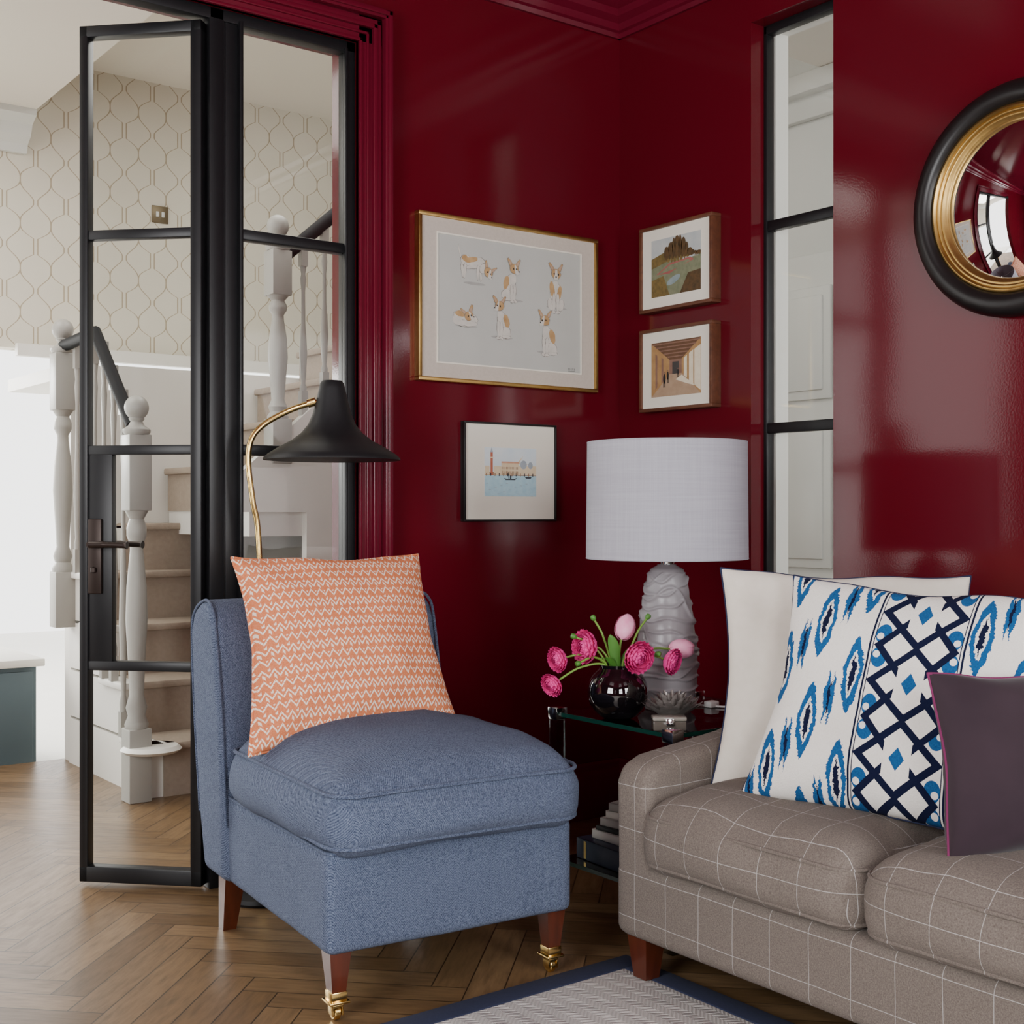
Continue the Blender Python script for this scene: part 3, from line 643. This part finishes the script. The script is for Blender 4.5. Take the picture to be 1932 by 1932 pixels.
MB().lathe([(.001,.05),(.018,.055),(.028,.08),(.022,.11),(.014,.13),(.014,.18)],0,20,sc).build('bulb',m_inner,parent=FL)
# ------------------------------------------------------------ pictures
def ell(cx_,cy_,rx,ry,rot=0,n=20):
    c_,s_=math.cos(math.radians(rot)),math.sin(math.radians(rot))
    return [(cx_+rx*math.cos(a)*c_-ry*math.sin(a)*s_,cy_+rx*math.cos(a)*s_+ry*math.sin(a)*c_) for a in [2*math.pi*k/n for k in range(n)]]
def picture(name,label,loc,rotz,W,H,fw,fd,mf,mount,mw,mm,art_m,shapes,amats,gilt_slip=None,side=None,tilt=0):
    E_=empty(name,label,'picture',loc,(0,tilt,rotz))
    mb=MB(); f=fd
    for lo,hi in (((-W/2,-H/2),(W/2,-H/2+fw)),((-W/2,H/2-fw),(W/2,H/2)),((-W/2,-H/2+fw),(-W/2+fw,H/2-fw)),((W/2-fw,-H/2+fw),(W/2,H/2-fw))):
        mb.box((lo[0],-f,lo[1]),(hi[0],0,hi[1]),0,.0015)
    mb.build('frame',mf,parent=E_)
    yb=-f+.008
    MB().box((-W/2+fw*.8,yb,-H/2+fw*.8),(W/2-fw*.8,-.002,H/2-fw*.8)).build('mount',mount,parent=E_,smooth=False)
    ax,az=W/2-fw-mw[0],H/2-fw-mw[1]
    if gilt_slip:
        mb=MB(); g_=.005
        for lo,hi in (((-ax-g_,-az-g_),(ax+g_,-az)),((-ax-g_,az),(ax+g_,az+g_)),((-ax-g_,-az),(-ax,az)),((ax,-az),(ax+g_,az))): mb.box((lo[0],yb-.003,lo[1]),(hi[0],yb,hi[1]))
        mb.build('slip',gilt_slip,parent=E_,smooth=False)
    mb=MB(); mb.box((-ax,yb-.0006,-az),(ax,yb,az),0)
    for d_,pts,mi in shapes:
        pts=[(max(-ax,min(ax,p_[0])),max(-az,min(az,p_[1]))) for p_ in pts]
        yy=yb-.0008-.00012*d_; mb.add([(p_[0],yy,p_[1]) for p_ in pts],[tuple(range(len(pts)))],mi)
    mb.build('artwork',[art_m]+amats,parent=E_,smooth=False,recalc=False)
    return E_
def wash(n,a,b_): return noisy(n,sr(*a),sr(*b_),38,.7)
mW=wash('sketch_white',(182,178,170),(214,208,198)); mO=wash('sketch_ochre',(148,108,66),(200,168,122)); mL=wash('sketch_line',(84,76,70),(138,130,122)); mP=wash('sketch_pinkear',(160,130,112),(190,164,146)); mD=flat('sketch_dark',40,34,30); mSh=wash('sketch_shadow',(150,148,144),(170,168,163))
def dog(cx_,cy_,pose,fl=1,sc_=1.0):
    out=[];L_=[0]
    def A(pts,mi,line=True):
        pts=[(cx_+fl*p_[0]*.001*sc_,cy_+p_[1]*.001*sc_) for p_ in pts]
        pts=[(p_[0]+.003*noise.noise(Vector((p_[0]*90,p_[1]*90,L_[0]))),p_[1]+.003*noise.noise(Vector((p_[0]*90,p_[1]*90,L_[0]+9)))) for p_ in pts]
        if line:
            mx_=sum(p_[0] for p_ in pts)/len(pts); my_=sum(p_[1] for p_ in pts)/len(pts)
            o2=[]
            for kk_,p_ in enumerate(pts):
                dx,dy=p_[0]-mx_,p_[1]-my_; l_=math.hypot(dx,dy)+1e-9; lw_=.0010*(1+.9*math.sin(kk_*.9)); o2.append((p_[0]+dx/l_*lw_,p_[1]+dy/l_*lw_))
            out.append((L_[0],o2,3)); L_[0]+=1
        out.append((L_[0],pts,mi)); L_[0]+=1
    def head(hx_,hy_,rot=0,front=False,s=1):
        def r2(px_,py_):
            c_,s_=math.cos(math.radians(rot)),math.sin(math.radians(rot)); px_*=s;py_*=s; return (hx_+px_*c_-py_*s_,hy_+px_*s_+py_*c_)
        for sg in ((-1,1)):
            A([r2(sg*5,8),r2(sg*17,14),r2(sg*26,33),r2(sg*22,36),r2(sg*10,24),r2(sg*3,15)],2); A([r2(sg*9,14),r2(sg*17,18),r2(sg*22,31),r2(sg*13,24)],4,False)
        A([r2(*p_) for p_ in ell(0,4,17,15)],2); 
        mzx=0 if front else -13
        A([r2(*p_) for p_ in [(-3+mzx*.3,17),(3+mzx*.3,17),(5+mzx*.6,2),(mzx+7,-12),(mzx-7,-12),(-5+mzx*.6,2)]],1,False)
        A([r2(*p_) for p_ in ell(mzx,-7,8,6)],1,False); A([r2(*p_) for p_ in ell(mzx if front else mzx-6,-4,2.8,2.2)],5,False)
        A([r2(*p_) for p_ in ell(-8 if front else -10,4,2.8,2.8)],5,False); A([r2(*p_) for p_ in ell(8 if front else 3,4,2.8,2.8)],5,False)
    if pose=='sit':
        A(ell(26,-52,4,16,-70),1); A(ell(8,-12,21,38,14),1); A(ell(20,-40,20,18),1); A(ell(22,-2,11,22,16),2,False); A(ell(20,-54,20,5),1)
        A(ell(-10,-32,6,28,4),1); A(ell(1,-32,6,28,-3),1); A(ell(-12,-59,8,4),1); A(ell(0,-60,8,4),1); A(ell(-4,12,12,18,8),1,False); head(-8,40)
    elif pose=='sitf':
        A(ell(0,-10,20,40),1); A(ell(-18,-42,12,18,20),1); A(ell(18,-42,12,18,-20),1); A(ell(-13,2,9,24,10),2,False); A(ell(14,-4,8,22,-10),2,False)
        A(ell(-7,-36,6,28),1); A(ell(7,-36,6,28),1); A(ell(-8,-63,8,4),1); A(ell(8,-63,8,4),1); head(0,44,0,True)
    elif pose=='stand':
        A([(46,18),(52,20),(60,48),(58,62),(54,50)],1); A(ell(0,8,44,18,-14),1); A(ell(30,14,20,17),1); A(ell(10,17,26,9,-14),2,False); A(ell(34,20,12,9),2,False)
        A(ell(34,-18,5,26,6),1); A(ell(44,-16,5,26,-6),1); A(ell(-26,-22,5,24,-5),1); A(ell(-16,-20,5,24,4),1); A(ell(-38,-6,14,18,50),1); head(-54,-20,24)
    elif pose=='lie':
        A(ell(0,-6,48,24),1); A(ell(16,6,28,14),1); A(ell(20,10,20,9),2,False); A(ell(-8,-18,38,9),1); A(ell(30,-14,18,12),1,False); head(-14,2,-18,False,.95)
    out.insert(0,(0,[(cx_+a_*.001,cy_+b_*.001) for a_,b_ in ell(4,-60 if pose!='lie' else -28,46,5)],6))
    return [(d_+1,p_,m_) for d_,p_,m_ in out]
sh=[]
def at(px,py): return ((px-958)/138.5*.315, (572-py)/135*.245)
for (px,py,po,fl,s_) in ((887,506,'stand',-1,1.05),(957,528,'sit',-1,1.08),(1042,532,'sitf',1,1.2),(872,603,'lie',-1,1.05),(937,600,'sit',1,1.05),(1024,620,'sit',1,1.15)):
    c0=at(px,py); sh+=dog(c0[0],c0[1],po,fl,s_)
sx_,sy_=at(1072,682)
for k,(a_,b_) in enumerate(((0,0),(6,0),(12,1),(17,0),(22,2),(27,0))):
    sh.append((1,[(sx_-.012+a_*.001,sy_+b_*.001-.003),(sx_-.0105+a_*.001,sy_+b_*.001-.003),(sx_-.0095+a_*.001,sy_+b_*.001+.005),(sx_-.011+a_*.001,sy_+b_*.001+.005)],5))
sh.append((1,[(sx_-.012,sy_-.006),(sx_+.02,sy_-.005),(sx_+.02,sy_-.004),(sx_-.012,sy_-.005)],5))
picture('framed_picture','gilt framed sketch of six small dogs on grey paper',(-.510,0,1.803),0,.765,.55,.013,.028,m_gilt,m_linenmat,(.065,.052),None,m_grey,sh,[mW,mO,mL,mP,mD,mSh],gilt_slip=m_paperw)
def rc(a,b_,c_,d_): return [(a,b_),(c_,b_),(c_,d_),(a,d_)]
vm=[noisy('water_blue',sr(150,194,212),sr(196,222,228),60,.7),wash('tower_red',(160,78,56),(196,124,98)),wash('stone_cream',(210,186,146),(232,216,188)),wash('arcade_brown',(130,96,70),(176,142,114)),flat('hull_dark',48,46,54),wash('dome_grey',(140,150,160),(176,184,190)),wash('roof_pink',(196,138,108),(220,176,150))]
sh=[(0,rc(-.11,-.09,.11,-.012),1),(0,[(-.11,-.012),(.11,-.012),(.11,0.0),(-.11,0.0)],4)]
sh+=[(1,rc(-.086,-.012,-.076,.066),2),(2,rc(-.088,.046,-.074,.050),3),(1,[(-.087,.066),(-.075,.066),(-.081,.086)],6)]
sh+=[(1,rc(-.11,-.01,-.09,.020),3),(1,rc(-.072,-.01,-.040,.020),3),(2,rc(-.040,-.010,.035,.034),3),(3,rc(-.040,.030,.035,.036),7),(1,rc(.035,-.01,.11,.022),3),(2,ell(.055,.026,.014,.015),6),(2,ell(.085,.024,.010,.012),6),(1,[(.020,.034),(.030,.034),(.055,.058),(.035,.03),(.095,.026)],3)]
for k in range(12): sh.append((4,rc(-.038+k*.006,-.010,-.035+k*.006,.004),4)); sh.append((4,rc(-.038+k*.006,.010,-.0355+k*.006,.018),4))
for k in range(12): sh.append((4,rc(-.105+k*.018,-.014,-.101+k*.018,-.004),5 if k%2 else 4))
sh+=[(5,[(-.030,-.020),(-.022,-.027),(.018,-.027),(.028,-.018),(.016,-.023),(-.018,-.023)],5),(6,rc(-.004,-.024,.002,-.012),5),(6,rc(-.011,-.022,-.0095,.000),5),(5,[(.06,-.016),(.09,-.016),(.086,-.021),(.065,-.021)],5)]
for k in range(18): sh.append((3,rc(-.105+.012*k,-.040-.0035*(k*3%7)*2,-.096+.012*k,-.0388-.0035*(k*3%7)*2),6))
sky=noisy('sky_wash',sr(196,214,224),sr(228,229,226),18,.7)
picture('framed_picture','small black framed harbour watercolour with cream mount',(-.513,0,1.236),0,.395,.335,.007,.024,m_blkg,m_paperw,(.080,.078),None,sky,sh,vm)
lm=[noisy('foliage_dark',sr(36,36,24),sr(112,82,48),70,.7),noisy('hill_green',sr(84,96,70),sr(142,142,114),50,.7),wash('path_rose',(140,74,70),(170,106,98)),wash('water_grey',(110,128,132),(152,164,164)),noisy('foliage_olive',sr(66,66,36),sr(140,112,62),90,.7)]
sh=[(0,[(-.12,-.10),(.12,-.10),(.12,.02),(.04,.012),(-.03,.035),(-.12,.02)],2),(1,[(-.12,.0),(-.12,.035),(-.06,.05),(-.03,.02)],5),(2,[(-.095,-.022),(-.03,.010),(.07,.018),(.09,.006),(.02,-.008),(-.03,-.026)],3),(3,[(-.085,-.022),(-.03,.003),(.06,.011),(.07,.005),(.01,-.012)],2),(4,ell(-.01,-.05,.035,.012,20),4),(1,[(-.12,-.10),(-.12,-.04),(-.06,-.03),(-.03,-.10)],5),(2,[(.02,-.10),(.12,-.10),(.12,-.03),(.06,-.035)],1)]
for k in range(34):
    xk=-.05+.0052*k; hk=.040+.036*math.sin(k*.16)+.010*math.sin(k*2.3); sh.append((3+k%3,ell(xk,.022+hk*(.3+.15*(k%3)),.008+.004*(k%2),hk*.45),1 if k%3 else 5))
picture('framed_picture','walnut box framed landscape print with trees',(0,-.330,1.952),-math.pi/2,.355,.300,.012,.045,m_walnut,m_paperw,(.045,.038),None,noisy('cloud_wash',sr(200,200,192),sr(158,168,174),20,.7),sh,lm)
im=[wash('arcade_ochre',(142,104,64),(188,150,100)),wash('ceiling_brown',(76,52,36),(118,84,58)),flat('door_dark',64,60,58),wash('floor_tan',(152,124,98),(182,156,130)),wash('light_cream',(206,192,164),(234,224,202)),flat('figure_dark',34,32,34),wash('shadow_rose',(110,80,68),(150,116,98))]
sh=[(0,[(-.13,.10),(.13,.10),(.03,.03),(-.03,.03)],2),(0,[(-.13,-.10),(.13,-.10),(.03,-.02),(-.03,-.02)],4),(0,[(-.13,-.10),(-.03,-.02),(-.03,.03),(-.13,.10)],1),(1,rc(-.03,-.02,.03,.03),7),(2,rc(-.016,-.02,.016,.022),3),(0,[(.13,-.10),(.03,-.02),(.03,.03),(.13,.10)],1),
 (3,[(.04,-.03),(.055,-.038),(.055,.04),(.04,.03)],5),(3,[(.065,-.05),(.085,-.06),(.085,.055),(.065,.045)],5),(3,[(.09,-.066),(.12,-.085),(.12,.07),(.09,.056)],5),(3,[(.03,-.026),(.10,-.07),(.03,-.05),(.0,-.04)],5),(3,[(-.10,-.07),(-.09,-.06),(-.09,.05),(-.10,.056)],7),(3,[(-.07,-.05),(-.06,-.042),(-.06,.036),(-.07,.042)],7)]
for k in range(5): sh.append((3,[(-.12+.02*k,.09-.012*k),(.12-.02*k,.09-.012*k),(.118-.02*k,.086-.012*k),(-.118+.02*k,.086-.012*k)],7))
for fx,fy,fs_ in ((-.055,-.04,1.0),(-.038,-.03,.85),(.012,-.02,.6)):
    sh+= [(6,ell(fx,fy+.006,.006*fs_,.017*fs_),6),(6,ell(fx,fy+.027*fs_,.0035*fs_,.0045*fs_),7),(6,rc(fx-.005*fs_,fy-.024*fs_,fx-.001,fy),6),(6,rc(fx+.001,fy-.024*fs_,fx+.005*fs_,fy),6)]
picture('framed_picture','walnut box framed interior print with small figures',(0,-.330,1.597),-math.pi/2,.355,.290,.012,.045,m_walnut,m_paperw,(.045,.038),None,flat('ochre_ground',160,120,80),sh,im)
# ------------------------------------------------------------ convex mirror
MR=empty('convex_mirror','round convex mirror in black and gilt frame','mirror',(0,-1.60,1.935),(0,-math.pi/2,0))
pr=[(.305,.0),(.314,.012),(.316,.026),(.308,.042),(.292,.052),(.275,.054),(.260,.048),(.252,.038),(.249,.026)]
MB().lathe(pr+[(.249,0)],0,96,cap=False).build('outer_frame',m_blkg,parent=MR)
MB().lathe([(.252,.025),(.252,.036),(.248,.041),(.243,.042),(.240,.038),(.238,.034),(.234,.036),(.230,.035),(.228,.030),(.224,.031),(.220,.030),(.218,.025),(.213,.024),(.210,.020),(.210,.0)],0,96,cap=False).build('gilt_slip',m_gilt,parent=MR,ang=60)
Rm=.50;rm=.213;hm=Rm-math.sqrt(Rm*Rm-rm**2)
MB().lathe([(Rm*math.sin(a),Rm*math.cos(a)-Rm+hm+.018) for a in [math.asin(rm/Rm)*(1-k/24)+1e-4 for k in range(25)]],0,96,cap=False).build('mirror_glass',m_mirror,parent=MR,ang=180)
# ------------------------------------------------------------ lights
def area(name,loc,rot,sx,sy,p,col=(1,1,1)):
    l=bpy.data.lights.new(name,'AREA'); l.shape='RECTANGLE'; l.size=sx; l.size_y=sy; l.energy=p; l.color=col
    o=bpy.data.objects.new(name,l); C.objects.link(o); o.location=loc; o.rotation_euler=rot; return o
R90=math.pi/2
area('window_daylight',(-3.3,-5.15,1.6),(R90,0,0),1.2,1.8,95,(.98,.985,1))
area('window_daylight',(-1.3,-5.15,1.6),(R90,0,0),1.2,1.8,92,(.98,.985,1))
area('window_daylight',(-4.8,-2.4,1.6),(R90,0,-R90),1.6,1.8,145,(.98,.985,1))
area('hall_fill',(-2.6,1.6,3.0),(0,0,0),1.6,1.6,46,(1,.975,.93))  # added fill under the closed hall ceiling, brightens the hall; no window there
area('stair_fill',(-.45,1.2,3.3),(0,0,0),1.2,1.4,34,(1,.975,.93))  # second added fill, hung below the stairwell ceiling without a real opening
area('passage_fill',(.8,-2.6,1.7),(R90,0,0),1.0,1.8,28,(.97,.99,1))  # unseen upright panel added to lighten the passage and its ceiling
area('kitchen_daylight',(-3.5,6.5,2.6),(math.radians(-65),0,math.radians(0)),3,2,500,(1,.99,.96))
W=bpy.data.worlds.new('world'); bpy.context.scene.world=W; W.use_nodes=True
W.node_tree.nodes['Background'].inputs[0].default_value=(1,.99,.97,1); W.node_tree.nodes['Background'].inputs[1].default_value=3.6
# ------------------------------------------------------------ camera
cd=bpy.data.cameras.new('camera'); cam=bpy.data.objects.new('camera',cd); C.objects.link(cam)
cam.location=(-3.136,-3.492,1.1); cam.rotation_euler=(R90,0,math.radians(-37.1)); cd.sensor_width=36; cd.lens=44.8; cd.clip_start=.05
bpy.context.scene.camera=cam
